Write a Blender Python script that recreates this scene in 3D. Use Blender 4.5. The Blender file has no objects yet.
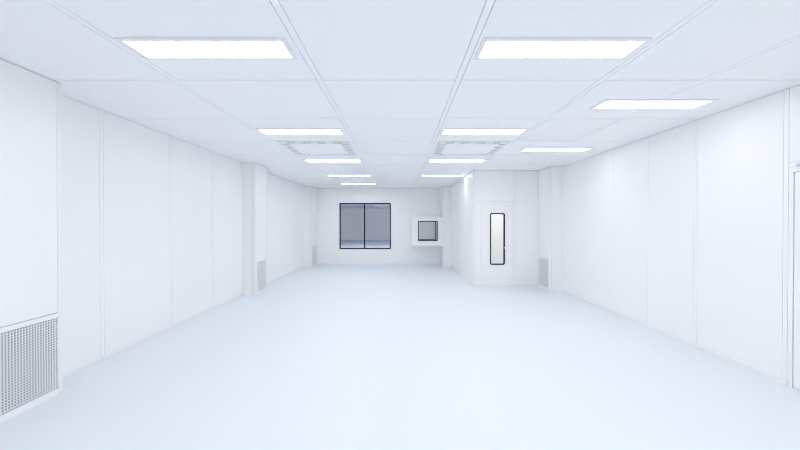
import bpy, bmesh, math
from mathutils import Vector, Matrix

scn = bpy.context.scene
COL = scn.collection

# ------------------------------------------------------------------ room sizes (metres)
H = 3.0                       # ceiling height
XL, XR = -3.58, 3.90          # side walls
XC = -3.29                    # face of the air return columns
YB, YF = 13.77, -6.0          # far wall, wall behind the camera
BX, BY = 1.873, 9.08          # corner of the built-in airlock
G = 0.0024                    # half width of a panel joint


# ------------------------------------------------------------------ materials
def principled(name, col, rough=0.4, spec=0.5, metal=0.0, var=0.0, vscale=6.0, coat=0.0):
    m = bpy.data.materials.new(name)
    m.use_nodes = True
    nt = m.node_tree
    b = nt.nodes['Principled BSDF']
    b.inputs['Base Color'].default_value = (*col, 1)
    b.inputs['Roughness'].default_value = rough
    b.inputs['Specular IOR Level'].default_value = spec
    b.inputs['Metallic'].default_value = metal
    b.inputs['Coat Weight'].default_value = coat
    if var > 0:
        tc = nt.nodes.new('ShaderNodeTexCoord')
        n = nt.nodes.new('ShaderNodeTexNoise')
        n.inputs['Scale'].default_value = vscale
        n.inputs['Detail'].default_value = 3
        mr = nt.nodes.new('ShaderNodeMapRange')
        mr.inputs['To Min'].default_value = rough - var
        mr.inputs['To Max'].default_value = rough + var
        nt.links.new(tc.outputs['Object'], n.inputs['Vector'])
        nt.links.new(n.outputs['Fac'], mr.inputs['Value'])
        nt.links.new(mr.outputs['Result'], b.inputs['Roughness'])
    return m


def emission(name, col, s):
    m = bpy.data.materials.new(name)
    m.use_nodes = True
    nt = m.node_tree
    nt.nodes.clear()
    e = nt.nodes.new('ShaderNodeEmission')
    e.inputs['Color'].default_value = (*col, 1)
    e.inputs['Strength'].default_value = s
    o = nt.nodes.new('ShaderNodeOutputMaterial')
    nt.links.new(e.outputs[0], o.inputs[0])
    return m


def glass(name, tint, refl=0.06):
    m = bpy.data.materials.new(name)
    m.use_nodes = True
    nt = m.node_tree
    nt.nodes.clear()
    t = nt.nodes.new('ShaderNodeBsdfTransparent')
    t.inputs['Color'].default_value = (*tint, 1)
    g = nt.nodes.new('ShaderNodeBsdfGlossy')
    g.inputs['Roughness'].default_value = 0.02
    lw = nt.nodes.new('ShaderNodeLayerWeight')
    lw.inputs['Blend'].default_value = 0.25
    mr = nt.nodes.new('ShaderNodeMapRange')
    mr.inputs['To Min'].default_value = refl
    mr.inputs['To Max'].default_value = 0.9
    mx = nt.nodes.new('ShaderNodeMixShader')
    o = nt.nodes.new('ShaderNodeOutputMaterial')
    nt.links.new(lw.outputs['Fresnel'], mr.inputs['Value'])
    nt.links.new(mr.outputs['Result'], mx.inputs[0])
    nt.links.new(t.outputs[0], mx.inputs[1])
    nt.links.new(g.outputs[0], mx.inputs[2])
    nt.links.new(mx.outputs[0], o.inputs[0])
    return m


LCOL = (1.0, 0.978, 0.952)
LS = 12.3
M = {
    'wall': principled('coated_wall_panel', (0.915, 0.912, 0.915), 0.34, 0.45, var=0.03),
    'ceiling': principled('coated_ceiling_panel', (0.948, 0.946, 0.955), 0.42, 0.4, var=0.03),
    'back': principled('panel_core', (0.68, 0.69, 0.72), 0.8),
    'groove': principled('ceiling_seam', (0.46, 0.48, 0.52), 0.8),
    'floor': principled('pale_blue_vinyl', (0.768, 0.817, 0.869), 0.45, 0.4, var=0.04, vscale=1.5),
    'trim': principled('white_aluminium_trim', (0.88,0.877,0.88), 0.35),
    'column': principled('coated_column_casing', (0.915, 0.912, 0.915), 0.34, 0.45),
    'frame': principled('white_enamel', (0.86, 0.86, 0.87), 0.35),
    'lamp': emission('lit_diffuser', LCOL, LS),
    'lamp_far': emission('lit_cool_diffuser', (0.97, 0.985, 1.0), LS * 1.3),
    'lamp_side': emission('lit_side_diffuser', LCOL, LS * 0.6),
    'black': principled('black_anodised_frame', (0.008, 0.009, 0.013), 0.5, 0.3),
    'steel': principled('brushed_steel', (0.60, 0.61, 0.64), 0.35, metal=0.8),
    'white': principled('white_powder_coat', (0.915, 0.912, 0.915), 0.35),
    'grille': principled('galvanised_mesh', (0.84, 0.845, 0.87), 0.4, metal=0.1),
    'duct': principled('duct_shade_grey', (0.26, 0.27, 0.30), 0.8),  # dark tone for the shade inside the return ducts
    'vent_face': principled('vent_face_plate', (0.975, 0.975, 0.975), 0.4),
    'vent_slot': principled('vent_slot_grey', (0.55, 0.57, 0.61), 0.7),
    'glass': glass('window_glass', (0.80, 0.81, 0.84), 0.05),
    'clear': glass('clear_glass', (0.95, 0.955, 0.96), 0.04),
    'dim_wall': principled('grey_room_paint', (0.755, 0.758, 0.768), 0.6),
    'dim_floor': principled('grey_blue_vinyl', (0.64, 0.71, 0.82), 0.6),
    'lock_wall': principled('airlock_panel', (0.85, 0.85, 0.85), 0.4),
}


# ------------------------------------------------------------------ mesh helpers
class MB:
    def __init__(s):
        s.bm = bmesh.new()

    def box(s, a, b, mi=0, bev=0.0):
        x0, x1 = sorted((a[0], b[0])); y0, y1 = sorted((a[1], b[1])); z0, z1 = sorted((a[2], b[2]))
        r = bmesh.ops.create_cube(s.bm, size=1)
        for v in r['verts']:
            v.co = Vector(((x0 + x1) / 2 + v.co.x * (x1 - x0), (y0 + y1) / 2 + v.co.y * (y1 - y0),
                           (z0 + z1) / 2 + v.co.z * (z1 - z0)))
        fs = set(f for v in r['verts'] for f in v.link_faces)
        for f in fs:
            f.material_index = mi
        if bev > 0:
            es = list(set(e for v in r['verts'] for e in v.link_edges))
            q = bmesh.ops.bevel(s.bm, geom=es, offset=bev, segments=2, affect='EDGES', profile=0.5)
            for f in q['faces']:
                f.material_index = mi
        return s

    def cyl(s, c, r, d, axis='y', n=20, mi=0):
        rot = {'z': Matrix(), 'y': Matrix.Rotation(math.pi / 2, 4, 'X'), 'x': Matrix.Rotation(math.pi / 2, 4, 'Y')}[axis]
        q = bmesh.ops.create_cone(s.bm, cap_ends=True, segments=n, radius1=r, radius2=r, depth=d,
                                  matrix=Matrix.Translation(c) @ rot)
        for v in q['verts']:
            for f in v.link_faces:
                f.material_index = mi
        return s

    def prism(s, pts, hole, y0, y1, mi=0):
        """ring between two equal-length outlines in x/z, extruded from y0 to y1"""
        n = len(pts)
        vo = [[s.bm.verts.new((p[0], y, p[1])) for p in pts] for y in (y0, y1)]
        vi = [[s.bm.verts.new((p[0], y, p[1])) for p in hole] for y in (y0, y1)]
        for k in range(n):
            j = (k + 1) % n
            for q in ((vo[0][k], vo[0][j], vi[0][j], vi[0][k]), (vo[1][j], vo[1][k], vi[1][k], vi[1][j]),
                      (vo[0][j], vo[0][k], vo[1][k], vo[1][j]), (vi[0][k], vi[0][j], vi[1][j], vi[1][k])):
                f = s.bm.faces.new(q)
                f.material_index = mi
        bmesh.ops.recalc_face_normals(s.bm, faces=s.bm.faces[:])
        return s

    def build(s, name, mats, parent=None, origin=None):
        if not isinstance(mats, (list, tuple)):
            mats = [mats]
        o = Vector(origin) if origin is not None else Vector((0, 0, 0))
        if parent is not None:
            p = parent
            while p is not None:
                o += p.location
                p = p.parent
        bmesh.ops.translate(s.bm, verts=s.bm.verts[:], vec=-o)
        me = bpy.data.meshes.new(name)
        s.bm.to_mesh(me)
        s.bm.free()
        for m in mats:
            me.materials.append(M[m])
        ob = bpy.data.objects.new(name, me)
        COL.objects.link(ob)
        if parent is not None:
            ob.parent = parent
        elif origin is not None:
            ob.location = origin
        return ob


def rounded(x0, x1, z0, z1, r, n=6):
    pts = []
    for cx, cz, a0 in ((x1 - r, z1 - r, 0), (x0 + r, z1 - r, 90), (x0 + r, z0 + r, 180), (x1 - r, z0 + r, 270)):
        for k in range(n + 1):
            a = math.radians(a0 + 90 * k / n)
            pts.append((cx + r * math.cos(a), cz + r * math.sin(a)))
    return pts


def tag(o, label, cat, group=None, kind=None):
    o['label'] = label
    o['category'] = cat; o['kind'] = kind or 'thing'
    if group:
        o['group'] = group
    if kind:
        o['kind'] = kind
    return o


def empty(name, loc):
    o = bpy.data.objects.new(name, None)
    o.empty_display_size = 0.1
    COL.objects.link(o)
    o.location = loc
    return o


def copy_tree(o, parent=None):
    c = o.copy()
    COL.objects.link(c)
    if parent is not None:
        c.parent = parent
    for ch in list(o.children):
        copy_tree(ch, c)
    return c


# wall builder: rects (u0,u1,z0,z1[,hole]) of facing panels in front of a backing; axis is the wall's normal axis
T = 0.010      # panel skin thickness


def wall_boxes(mb, axis, c, sgn, rects, mi=0, gap=G, t0=0.0, t1=T):
    """sgn: direction the wall faces; the skin runs from c-sgn*t0 to c-sgn*t1"""
    def bx(u0, u1, z0, z1):
        if u1 - u0 < 1e-4 or z1 - z0 < 1e-4:
            return
        a, b = c - sgn * t0, c - sgn * t1
        if axis == 'x':
            mb.box((a, u0, z0), (b, u1, z1), mi)
        else:
            mb.box((u0, a, z0), (u1, b, z1), mi)
    for r in rects:
        u0, u1, z0, z1 = r[0] + gap, r[1] - gap, r[2] + (gap if r[2] > 0.01 else 0), r[3] - (gap if r[3] < H - 0.01 else (0.006 if gap else 0))
        holes = list(r[4:])
        if not holes:
            bx(u0, u1, z0, z1)
        else:
            h = holes[0]
            bx(u0, h[0], z0, z1)
            bx(h[1], u1, z0, z1)
            bx(h[0], h[1], z0, h[2])
            bx(h[0], h[1], h[3], z1)


def strip_rects(edges, z0=0.0, z1=H):
    return [(edges[i], edges[i + 1], z0, z1) for i in range(len(edges) - 1)]


# ------------------------------------------------------------------ floor and ceiling
mb = MB()
mb.box((XL - 0.12, YF - 0.12, -0.1), (XR + 0.12, YB + 0.05, 0))
tag(mb.build('floor', 'floor'), 'pale blue seamless vinyl floor of the empty clean room', 'floor', kind='structure')

rails = [-2.14, -0.77, 0.55, 1.907, 2.885]
RW = 0.027
GR, GT = 0.0028, 0.0075
mb = MB()
xs = []
prev = XL - 0.1
for r in rails:
    xs.append((prev, r - RW))
    mb.box((r - RW + GR, YF - 0.1, H), (r + RW - GR, YB + 0.05, H + 0.02), 0)
    prev = r + RW
xs.append((prev, XR + 0.1))
ys = [YF - 0.1]
y = 3.327 - 1.21 * 7
while y < YB - 0.5:
    ys.append(y)
    y += 1.21
ys.append(YB + 0.05)
for a, b in xs:
    for i in range(len(ys) - 1):
        mb.box((a + GR, ys[i] + GT, H), (b - GR, ys[i + 1] - GT, H + 0.02), 0)
mb.box((XL - 0.12, YF - 0.12, H + 0.010), (XR + 0.12, YB + 0.05, H + 0.1), 1)
tag(mb.build('ceiling', ['ceiling', 'groove']), 'white panelled ceiling with paired seams running down the room', 'ceiling', kind='structure')

# ------------------------------------------------------------------ walls
JW = 0.028


def paired(js):
    out = []
    for j in js:
        out += [j - JW, j + JW]
    return out


# left wall
mb = MB()
e = [YF] + paired([-4.2, -3.0, -1.8, -0.6, 0.6, 1.8, 2.99, 4.194, 5.46, 6.665]) + [7.9, 8.2] + paired([9.40, 10.62, 11.82]) + [13.0, YB]
wall_boxes(mb, 'x', XL, 1, strip_rects(e), 0)
mb.box((XL - T + 0.002, YF - 0.1, 0), (XL - 0.11, YB + 0.05, H), 1)
tag(mb.build('wall_left', ['wall', 'back']), 'long white panelled wall on the left with vertical joints', 'wall', kind='structure')

# right wall, with the opening of the door at the edge of the picture
D2A, D2B, D2T = 2.52, 3.474, 2.150
mb = MB()
rc = strip_rects([YF, -4.9, -3.8, -2.7, -1.6, -0.5, 0.6, 1.5, 2.44]) + [(2.44, 3.520, 2.252, H)]
rc += strip_rects([3.520, 3.568, 4.600, 4.655, 5.515, 6.42, 7.32, 8.30, BY])
wall_boxes(mb, 'x', XR, -1, rc, 0)
mb.box((XR + T - 0.002, YF - 0.1, 0), (XR + 0.02, 2.44, H), 1)
mb.box((XR + T - 0.002, 2.44, 2.15), (XR + 0.02, 3.520, H), 1)
mb.box((XR + T - 0.002, 3.520, 0), (XR + 0.02, BY + 0.1, H), 1)
mb.box((XR + 0.02, YF - 0.1, 0), (XR + 0.12, 2.44, H), 1)
mb.box((XR + 0.02, 2.44, 2.15), (XR + 0.12, 3.520, H), 1)
mb.box((XR + 0.02, 3.520, 0), (XR + 0.12, YB + 0.05, H), 1)
mb.box((XR + 0.09, 2.40, 0), (XR + 0.12, 3.55, 2.2), 1)
mb.box((XR, BY + 0.1, 0), (XR + 0.02, YB, H), 0)
tag(mb.build('wall_right', ['wall', 'back']), 'long white panelled wall on the right with thin vertical joints', 'wall', kind='structure')

# far wall with the observation window and the pass box opening
WIN = (-2.395, -0.385, 0.612, 2.412)
PB = (0.662, 1.370, 0.972, 1.698)
mb = MB()
rc = [(XL, -2.425, 0, H), (-2.425, 0.42, 0, H, WIN), (0.42, 2.0, 0, H, PB)]
wall_boxes(mb, 'y', YB, -1, rc, 0)
wall_boxes(mb, 'y', YB, -1, [(XL - 0.1, 0.3, 0, H, WIN), (0.3, XR + 0.1, 0, H, PB)], 1, 0.0, T - 0.002, 0.11)
tag(mb.build('wall_far', ['wall', 'back']), 'white far wall around the dark framed window and pass box', 'wall', kind='structure')

# wall behind the camera
mb = MB()
wall_boxes(mb, 'y', YF, 1, strip_rects([XL, -2.4, -1.2, 0, 1.2, 2.4, XR]), 0)
mb.box((XL - 0.1, YF - T + 0.002, 0), (XR + 0.1, YF - 0.11, H), 1)
tag(mb.build('wall_near', ['wall', 'back']), 'white panelled end wall behind the viewpoint', 'wall', kind='structure')

# airlock built into the far right corner
DO = (1.920, 2.957, 0.0, 2.197)     # opening for the door frame
mb = MB()
wall_boxes(mb, 'y', BY, -1, [(BX, 1.920, 0, H), (1.920, 2.957, 2.197, H), (2.957, 3.006, 0, H), (3.006, XR, 0, H)], 0)
wall_boxes(mb, 'y', BY, -1, [(BX + 0.005, XR, 0, H, (DO[0], DO[1], -0.01, DO[3]))], 1, 0.0, T - 0.002, 0.10)
wall_boxes(mb, 'x', BX, -1, strip_rects([BY + 0.002, 10.12, 11.32, 12.52, YB]), 0)
mb.box((BX + T - 0.002, BY + 0.01, 0), (BX + 0.10, YB, H), 1)
wall_boxes(mb, 'x', BX + 0.11, 1, strip_rects([BY + 0.1, 10.0, 11.0]), 2, G, 0, 0.01)
wall_boxes(mb, 'y', 11.0, -1, strip_rects([BX + 0.1, 2.36, 2.71, 3.45, XR]), 2, G, 0, 0.01)
mb.box((BX + 0.1, 11.008, 0), (XR, 11.1, H), 1)
tag(mb.build('wall_airlock', ['wall', 'back', 'lock_wall']), 'white panelled walls of the boxed in airlock at the far right', 'wall', kind='structure')

# ------------------------------------------------------------------ baseboards
BH, BP = 0.05, 0.006


def baseboard(name, label, boxes):
    mb = MB()
    for a, b in boxes:
        mb.box(a, b, 0, 0.002)
    tag(mb.build(name, 'trim'), label, 'baseboard', kind='structure')


baseboard('baseboard_left', 'thin white baseboard along the left wall', [
    ((XL, YF, 0), (XL + BP, 2.65, BH)), ((XL, 3.40, 0), (XL + BP, 7.90, BH)), ((XL, 8.65, 0), (XL + BP, 12.97, BH))])
baseboard('baseboard_right', 'thin white baseboard along the right wall', [
    ((XR, YF, 0), (XR - BP, 2.44, BH)), ((XR, 3.5202, 0), (XR - BP, 8.39, BH))])
baseboard('baseboard_far', 'thin white baseboard under the window of the far wall', [
    ((-3.28, YB, 0), (1.54, YB - BP, BH))])
baseboard('baseboard_airlock', 'thin white baseboard around the airlock', [
    ((BX, BY, 0), (BX - BP, 12.99, BH)), ((BX - BP, BY, 0), (1.918, BY - BP, BH)), ((2.96, BY, 0), (3.57, BY - BP, BH))])

# ------------------------------------------------------------------ air return columns
GZ0, GZ1 = 0.055, 0.742


def air_column(xw, xf, y0, y1, gy0, gy1, label, post_on='side'):
    """xw wall plane, xf face plane, grille on the face that looks at the room's middle"""
    s = 1 if xf > xw else -1
    root = empty('air_return_column', ((xw + xf) / 2, (y0 + y1) / 2, 0))
    tag(root, label, 'column', 'boxed air return columns')
    mb = MB()
    P = 0.055
    fz = GZ1 + 0.043
    ya, yb = y0 + P, y1 - P                     # between the two corner posts
    mb.box((xw, ya, fz + G), (xf - s * 0.001, yb, H - 0.006))
    mb.box((xw, y0, 0), (xf - s * (P + G), ya - G, H - 0.006))
    mb.box((xw, yb + G, 0), (xf - s * (P + G), y1, H - 0.006))
    mb.box((xw, ya, 0), (xf - s * 0.06, yb, fz - 0.003))
    for u0, u1 in ((ya, gy0 - 0.03), (gy1 + 0.03, yb)):
        if u1 - u0 > 0.004:
            mb.box((xf - s * 0.06, u0, 0), (xf - s * 0.001, u1, fz - 0.003))
    mb.build('casing', 'column', root)
    for u0, u1 in ((y0, ya - G), (yb + G, y1)):
        mb = MB()
        mb.box((xf - s * P, u0, 0), (xf, u1, H - 0.004), 0, 0.007)
        mb.build('corner_post', 'trim', root)
    # grille
    mb = MB()
    a0, a1 = max(gy0 - 0.03, ya), min(gy1 + 0.03, yb)
    xa, xb = xf - s * 0.055, xf + s * 0.003
    mb.box((xa, a0, 0.0), (xb, a1, GZ0), 0)
    mb.box((xa, a0, GZ1), (xb, a1, fz - 0.003), 0)
    mb.box((xa, a0, GZ0), (xb, gy0, GZ1), 0)
    if a1 - gy1 > 0.001:
        mb.box((xa, gy1, GZ0), (xb, a1, GZ1), 0)
    fr = mb.build('grille', 'white', root)
    mb = MB()
    w = gy1 - gy0
    n = max(2, round(w / 0.0235))
    for k in range(n + 1):
        yy = gy0 + w * k / n
        mb.box((xf - s * 0.006, max(gy0, yy - 0.0054), GZ0), (xf - s * 0.002, min(gy1, yy + 0.0054), GZ1))
    n = 29
    for k in range(n + 1):
        zz = GZ0 + (GZ1 - GZ0) * k / n
        mb.box((xf - s * 0.0035, gy0, max(GZ0, zz - 0.0050)), (xf - s * 0.0005, gy1, min(GZ1, zz + 0.0050)))
    mb.build('grille_mesh', 'grille', fr)
    mb = MB()
    mb.box((xf - s * 0.054, gy0, GZ0), (xf - s * 0.045, gy1, GZ1))  # dark sheet standing in for the shaded duct behind the mesh
    mb.build('duct_shade_sheet', 'duct', fr)
    return root


air_column(XL, XC, 2.665, 3.408, 2.85, 3.352, 'white boxed air return column nearest the viewpoint at the left edge, with large grey grille')
air_column(XL, XC, 7.905, 8.647, 8.015, 8.53, 'white air return column halfway along the left wall with a small grey grille')
air_column(XL, XC, 12.98, 13.755, 13.08, 13.60, 'white air return column in the far left corner beside the dark framed window')
air_column(XR, 3.576, 8.395, 9.075, 8.452, 9.02, 'white air return column on the right wall beside the airlock with grey grille')

# plain column at the corner between far wall and airlock
root = empty('boxed_column', (1.71, 13.38, 0))
tag(root, 'plain narrow white column between the pass box and the airlock wall', 'column')
mb = MB()
mb.box((1.565 + 0.055, 12.98, 0), (BX - 0.001, 13.76, H))
mb.box((1.565, 13.035 + G, 0), (1.62, 13.76, H))
mb.build('casing', 'column', root)
mb = MB()
mb.box((1.565, 12.98, 0), (1.62 - G, 13.035 - G, H), 0, 0.006)
mb.build('corner_post', 'trim', root)

# ------------------------------------------------------------------ ceiling lights
LW, LD = 1.170, 0.264


def ceiling_light(mat):
    root = empty('ceiling_light', (0, 0, H))
    mb = MB()
    f = 0.032
    x, yv = LW / 2, LD / 2
    for a, b in (((-x - f, -yv - f), (x + f, -yv)), ((-x - f, yv), (x + f, yv + f)),
                 ((-x - f, -yv), (-x, yv)), ((x, -yv), (x + f, yv))):
        mb.box((a[0], a[1], H - 0.012), (b[0], b[1], H), 0)
    mb.build('frame', 'frame', None).parent = root
    root.children[0].location.z = -H
    mb = MB()
    mb.box((-x, -yv, H - 0.008), (x, yv, H - 0.001), 0)
    d = mb.build('diffuser', mat)
    d.parent = root
    d.location.z = -H
    return root


spots = [
    (-1.466, 2.725, 'lit rectangular ceiling light panel largest on the left, nearest the viewpoint'),
    (1.222, 2.725, 'lit rectangular ceiling light panel largest on the right, nearest the viewpoint'),
    (-1.466, 5.196, 'lit ceiling light panel just in front of the left square air vent'),
    (1.222, 5.196, 'lit ceiling light panel just in front of the right square air vent'),
    (-1.466, 7.63, 'lit thin ceiling light panel just behind the left square air vent'),
    (1.222, 7.63, 'lit thin ceiling light panel just behind the right square air vent'),
    (-1.466, 10.05, 'lit thin ceiling light panel fourth from the front in the left row'),
    (1.222, 10.05, 'lit thin ceiling light panel farthest in the row beside the airlock wall'),
    (-1.466, 12.20, 'lit thin ceiling light panel farthest back, close above the dark framed window'),
    (2.855, 3.998, 'lit ceiling light panel nearest to the right wall, nearer of that pair'),
    (2.855, 6.45, 'lit ceiling light panel near the right wall in front of the airlock door'),
]
proto = ceiling_light('lamp')
proto2 = ceiling_light('lamp_side')
proto3 = ceiling_light('lamp_far')
for i, (x, yv, lab) in enumerate(spots):
    o = proto if i == 0 else proto2 if i == 9 else proto3 if i == 6 else copy_tree(proto2 if i in (7, 10) else proto3 if i == 8 else proto)
    o.location = (x, yv, H)
    tag(o, lab, 'ceiling light', 'rectangular ceiling light panels')


def area(name, loc, sx, sy, power, col=LCOL, rot=(0, 0, 0)):
    l = bpy.data.lights.new(name, 'AREA')
    l.shape = 'RECTANGLE'
    l.size, l.size_y = sx, sy
    l.energy = power
    l.color = col
    o = bpy.data.objects.new(name, l)
    o.location = loc
    o.rotation_euler = rot
    COL.objects.link(o)
    return o


PW = LS * LW * LD * math.pi * 0.75      # unseen lamps added out of frame for illumination, weaker than the panels in view
for x in (-1.466, 1.222):
    for yv in (0.275, -2.175, -4.625):
        area('unseen_ceiling_lamp', (x, yv, H - 0.01), LW, LD, PW)
for yv in (1.55, -0.9, -3.35):
    area('unseen_ceiling_lamp', (2.855, yv, H - 0.01), LW, LD, PW * 0.65)

# ------------------------------------------------------------------ ceiling air vents
def ceiling_vent():
    hx, hy = 0.588, 0.588
    root = empty('ceiling_vent', (0, 0, H))
    inn = 0.435
    mb = MB()
    z0, z1 = H - 0.014, H - 0.004
    e = 0.012
    for a, b in (((-hx, -hy), (hx, -hy + e)), ((-hx, hy - e), (hx, hy)), ((-hx, -hy), (-hx + e, hy)), ((hx - e, -hy), (hx, hy))):
        mb.box((a[0], a[1], H - 0.016), (b[0], b[1], H))
    fr = mb.build('frame', 'frame')
    # ring with four slots per side
    mb = MB()
    lo, hi = inn, hx - e - 0.004
    s0, s1 = lo + 0.022, hi - 0.014
    c = [-0.39, -0.13, 0.13, 0.39]
    hw = 0.068
    for sx in (-1, 1):
        for ax in (0, 1):
            def bx(u0, u1, v0, v1):
                if ax == 0:
                    mb.box((u0, sx * v0, z0), (u1, sx * v1, z1))
                else:
                    mb.box((sx * v0, u0, z0), (sx * v1, u1, z1))
            U = hi if ax == 0 else s0
            bx(-U, U, lo, s0)
            bx(-U, U, s1, hi)
            k = [-U] + [q for cc in c for q in (cc - hw, cc + hw)] + [U]
            for j in range(0, len(k), 2):
                bx(k[j], k[j + 1], s0, s1)
            for cc in c:
                bx(cc - 0.004, cc + 0.004, s0, s1)
    ring = mb.build('slotted_border', 'frame')
    mb = MB()
    mb.box((-hi, -hi, H - 0.003), (hi, hi, H - 0.0005))
    bk = mb.build('backing', 'vent_slot')
    mb = MB()
    mb.box((-inn, -inn, H - 0.024), (inn, inn, H - 0.004), 0, 0.005)
    pl = mb.build('face_plate', 'vent_face')
    for o in (fr, ring, bk, pl):
        o.parent = root
        o.location.z = -H
    return root


proto = ceiling_vent()
for i, (x, lab) in enumerate(((-1.455, 'white square ceiling air vent with slotted border, left of the middle'),
                              (1.225, 'white square ceiling air vent with slotted border, right of the middle'))):
    o = proto if i == 0 else copy_tree(proto)
    o.location = (x, 6.395, H)
    tag(o, lab, 'air vent', 'square ceiling air vents')

# ------------------------------------------------------------------ observation window in the far wall
w = empty('window_1', ((WIN[0] + WIN[1]) / 2, YB, WIN[2]))
tag(w, 'two pane observation window with thin black frame in the far wall', 'window', kind='structure')
mb = MB()
F = 0.036
mb.prism(rounded(WIN[0] - 0.004, WIN[1] + 0.004, WIN[2] - 0.004, WIN[3] + 0.004, 0.03, 4),
         rounded(WIN[0] + F, WIN[1] - F, WIN[2] + F, WIN[3] - F, 0.006, 4), YB - 0.012, YB + 0.05)
mb.build('window_frame', 'black', w)
xm = -1.412
mb = MB()
mb.box((xm - 0.022, YB - 0.010, WIN[2] + F), (xm + 0.022, YB + 0.05, WIN[3] - F), 0)
mb.build('mullion', 'black', w)
for a, b in ((WIN[0] + F, xm - 0.022), (xm + 0.022, WIN[1] - F)):
    mb = MB()
    mb.box((a, YB + 0.018, WIN[2] + F), (b, YB + 0.024, WIN[3] - F))
    mb.build('window_pane', 'glass', w)

# the dim room beyond the far wall
R0, R1, RX0, RX1 = YB + 0.11, 33.6, -7.0, 5.0
mb = MB(); mb.box((RX0, YB + 0.05, -0.1), (RX1, R1 + 0.2, 0))
tag(mb.build('floor_beyond', 'dim_floor'), 'bluish floor of the dim room seen through the window', 'floor', kind='structure')
mb = MB(); mb.box((RX0, YB + 0.05, H), (RX1, R1 + 0.2, H + 0.1))
tag(mb.build('ceiling_beyond', 'dim_wall'), 'grey ceiling of the dim room seen through the window', 'ceiling', kind='structure')
mb = MB()
wall_boxes(mb, 'y', R1, -1, strip_rects([RX0, -5.6, -4.4, -3.2, -2.0, -0.8, 0.4, 1.6, 2.8, 4.0, RX1]), 0, 0.008, 0, 0.03)
mb.box((RX0, R1 + 0.02, 0), (RX1, R1 + 0.2, H))
mb.box((RX0 - 0.1, YB + 0.05, 0), (RX0, R1 + 0.2, H))
mb.box((RX1, YB + 0.05, 0), (RX1 + 0.1, R1 + 0.2, H))
mb.box((RX0, YB + 0.05, 0), (XL, YB + 0.15, H))
mb.box((XR, YB + 0.05, 0), (RX1, YB + 0.15, H))
tag(mb.build('wall_beyond', 'dim_wall'), 'grey walls of the dim room seen through the window', 'wall', kind='structure')
DIM = 118
for x in (-4.4, -2.2, 0.2, 2.6):  # unseen lamps added above the window's view, turned to wash the back wall
    area('unseen_wall_washer', (x, 19.5, H - 0.14), 1.2, 0.2, DIM, (1.0, 0.985, 0.955), (math.radians(82), 0, 0))

# ------------------------------------------------------------------ pass box
px0, px1, pz0, pz1, py = 0.434, 1.563, 0.779, 1.856, 12.975
ox0, ox1, oz0, oz1 = 0.655, 1.378, 0.966, 1.704
pb = empty('pass_box', ((px0 + px1) / 2, (py + YB) / 2, pz0))
tag(pb, 'white square wall mounted pass box with small dark framed window', 'pass box')
mb = MB()
t = 0.02
ys0 = YB - 0.012
mb.box((px0, py + t, pz0), (px0 + t, ys0, pz1)); mb.box((px1 - t, py + t, pz0), (px1, ys0, pz1))
mb.box((px0 + t, py + t, pz1 - t), (px1 - t, ys0, pz1)); mb.box((px0 + t, py + t, pz0), (px1 - t, ys0, pz0 + t))
mb.build('housing', 'white', pb)
mb = MB()
mb.box((px0, py, pz0), (ox0, py + t, pz1)); mb.box((ox1, py, pz0), (px1, py + t, pz1))
mb.box((ox0, py, pz0), (ox1, py + t, oz0)); mb.box((ox0, py, oz1), (ox1, py + t, pz1))
mb.build('front_panel', 'white', pb)
mb = MB()
yb = YB + 0.10
cx0, cx1, cz0, cz1 = ox0 + 0.05, ox1 - 0.05, oz0 + 0.04, oz1 - 0.04
cx0, cx1, cz0, cz1 = PB[0] + 0.001, PB[1] - 0.001, PB[2] + 0.001, PB[3] - 0.001
y1c = YB + 0.10
# steel liner of the chamber: funnel from the opening to the hole in the wall
for (a, b) in (((ox0 - 0.006, py + t, oz0), (ox0, ys0, oz1)), ((ox1, py + t, oz0), (ox1 + 0.006, ys0, oz1)),
               ((ox0, py + t, oz0 - 0.006), (ox1, ys0, oz0)), ((ox0, py + t, oz1), (ox1, ys0, oz1 + 0.006)),
               ((ox0, ys0 - 0.006, oz0), (cx0, ys0, oz1)), ((cx1, ys0 - 0.006, oz0), (ox1, ys0, oz1)),
               ((cx0, ys0 - 0.006, oz0), (cx1, ys0, cz0)), ((cx0, ys0 - 0.006, cz1), (cx1, ys0, oz1))):
    mb.box(a, b)
mb.build('chamber_liner', 'steel', pb)
mb = MB()
f = 0.026
mb.prism(rounded(ox0, ox1, oz0, oz1, 0.022, 4), rounded(ox0 + f, ox1 - f, oz0 + f, oz1 - f, 0.012, 4), py - 0.008, py + t)
fd = mb.build('window_frame', 'black', pb)
mb = MB(); mb.box((ox0 + f, py + 0.004, oz0 + f), (ox1 - f, py + 0.009, oz1 - f))
mb.build('glass_pane', 'clear', fd)
mb = MB()
f = 0.020
mb.prism(rounded(cx0 - 0.004, cx1 + 0.004, cz0 - 0.004, cz1 + 0.004, 0.022, 4), rounded(cx0 + f, cx1 - f, cz0 + f, cz1 - f, 0.012, 4), ys0 - 0.03, ys0 - 0.007)
fb = mb.build('rear_window_frame', 'black', pb)
mb = MB(); mb.box((cx0 + f, ys0 - 0.02, cz0 + f), (cx1 - f, ys0 - 0.015, cz1 - f))
mb.build('rear_glass_pane', 'clear', fb)

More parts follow.
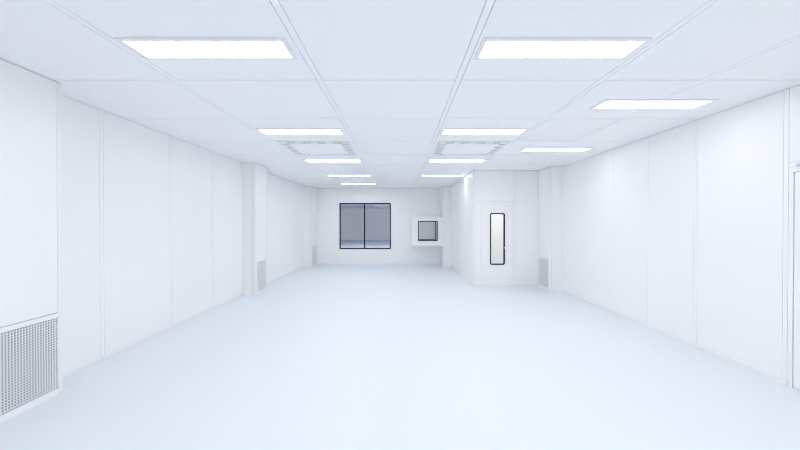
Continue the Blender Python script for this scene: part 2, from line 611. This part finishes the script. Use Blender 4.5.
# ------------------------------------------------------------------ airlock door
d = empty('door_1', ((DO[0] + DO[1]) / 2, BY, 0))
tag(d, 'white door with tall narrow black framed glass panel in the airlock wall', 'door', kind='structure')
lx0, lx1, lz1 = 2.076, 2.905, 2.138
mb = MB()
mb.box((DO[0] + G, BY, 0), (lx0 - 0.003, BY + 0.10, DO[3] - G))
mb.box((lx1 + 0.003, BY, 0), (DO[1] - G, BY + 0.10, DO[3] - G))
mb.box((lx0 - 0.003, BY, lz1 + 0.003), (lx1 + 0.003, BY + 0.10, DO[3] - G))
mb.build('door_frame', 'white', d)
vx0, vx1, vz0, vz1 = 2.324, 2.709, 0.552, 1.894
leaf = MB()
for a, b in (((lx0, 0.006), (vx0 + 0.01, lz1)), ((vx1 - 0.01, 0.006), (lx1, lz1)),
             ((vx0 + 0.01, 0.006), (vx1 - 0.01, vz0 + 0.01)), ((vx0 + 0.01, vz1 - 0.01), (vx1 - 0.01, lz1))):
    leaf.box((a[0], BY + 0.003, a[1]), (b[0], BY + 0.048, b[1]))
lf = leaf.build('door_leaf', 'white', d)
mb = MB()
mb.prism(rounded(vx0, vx1, vz0, vz1, 0.045, 5), rounded(vx0 + 0.028, vx1 - 0.028, vz0 + 0.028, vz1 - 0.028, 0.026, 5), BY - 0.006, BY + 0.052)
mb.build('vision_panel_frame', 'black', lf)
mb = MB(); mb.box((vx0 + 0.03, BY + 0.022, vz0 + 0.03), (vx1 - 0.03, BY + 0.028, vz1 - 0.03))
mb.build('vision_panel_glass', 'clear', lf)
mb = MB()
mb.cyl((2.772, BY - 0.003, 0.995), 0.026, 0.012)
mb.cyl((2.772, BY - 0.028, 0.995), 0.010, 0.050)
mb.box((2.665, BY - 0.056, 0.985), (2.782, BY - 0.042, 1.005), 0, 0.005)
h = mb.build('lever_handle', 'white', lf)
for zz in (1.98, 0.25):
    mb = MB()
    mb.cyl((lx0 + 0.02, BY - 0.004, zz), 0.010, 0.09, 'z')
    mb.build('hinge', 'white', d)

# inner airlock door seen through the glass
d3 = empty('door_2', (3.08, 11.0, 0))
tag(d3, 'inner airlock door seen through the narrow glass panel', 'door', kind='structure')
mb = MB(); mb.box((2.714, 10.982, 0.01), (3.447, 10.998, 2.14), 0, 0.003)
mb.build('door_leaf', 'lock_wall', d3)
mb = MB()
mb.box((2.885, 10.96, 0.86), (2.925, 10.982, 1.0), 0, 0.003)
mb.box((2.885, 10.94, 0.885), (2.99, 10.955, 0.905), 0, 0.003)
mb.cyl((2.905, 10.955, 0.895), 0.008, 0.03)
mb.build('lever_handle', 'white', d3)
area('airlock_lamp', (2.93, 10.1, H - 0.02), 1.2, 0.3, 20.0, (1.0, 0.98, 0.95))

# ------------------------------------------------------------------ door at the right edge
d = empty('door_3', (XR, (D2A + D2B) / 2, 0))
tag(d, 'white flush door in the right wall cut by the right edge of the picture', 'door', kind='structure')
mb = MB()
mb.box((XR, D2B + 0.003, 0), (XR + 0.05, 3.520 - G, 2.196))
mb.box((XR, 2.44 + G, 0), (XR + 0.05, D2A - 0.003, 2.196))
mb.box((XR, D2A - 0.003, 2.153), (XR + 0.05, D2B + 0.003, 2.196))
mb.box((XR, 2.44 + G, 2.196 + 2 * G), (XR + 0.009, 3.520 - G, 2.252 - G))
mb.build('door_frame', 'white', d)
mb = MB()
mb.box((XR + 0.004, D2A + 0.003, 0.006), (XR + 0.049, D2B - 0.005, 2.146), 0, 0.002)
lf = mb.build('door_leaf', 'white', d)
mb = MB()
mb.cyl((XR - 0.004, 2.60, 1.0), 0.026, 0.012, 'x')
mb.cyl((XR - 0.03, 2.60, 1.0), 0.010, 0.05, 'x')
mb.box((XR - 0.06, 2.59, 0.985), (XR - 0.045, 2.72, 1.005), 0, 0.005)
mb.build('lever_handle', 'white', lf)
mb = MB()
mb.box((XR - 0.035, 2.95, 2.19), (XR, 3.425, 2.225), 0, 0.004)
mb.build('door_closer', 'steel', d)

# ------------------------------------------------------------------ camera, world, view
cam = bpy.data.cameras.new('camera')
cam.sensor_width = 36
cam.lens = 350 / 800 * 36
cam.shift_x = -0.5 / 800
cam.clip_start = 0.05
co = bpy.data.objects.new('camera', cam)
co.location = (0, 0, 1.65)
co.rotation_euler = (math.pi / 2 - math.atan(2.5 / 350), 0, 0)
COL.objects.link(co)
scn.camera = co

wd = bpy.data.worlds.new('world')
wd.use_nodes = True
wd.node_tree.nodes['Background'].inputs[0].default_value = (0.5, 0.55, 0.6, 1)
wd.node_tree.nodes['Background'].inputs[1].default_value = 0.3
scn.world = wd
scn.view_settings.view_transform = 'Standard'
scn.view_settings.look = 'None'
scn.view_settings.exposure = 0.0
scn.view_settings.gamma = 1.0
scn.view_settings.use_curve_mapping = False
scn.cycles.filter_width = 1.05
scn.cycles.max_bounces = 16
scn.cycles.diffuse_bounces = 14
scn.cycles.glossy_bounces = 6
scn.cycles.transparent_max_bounces = 12
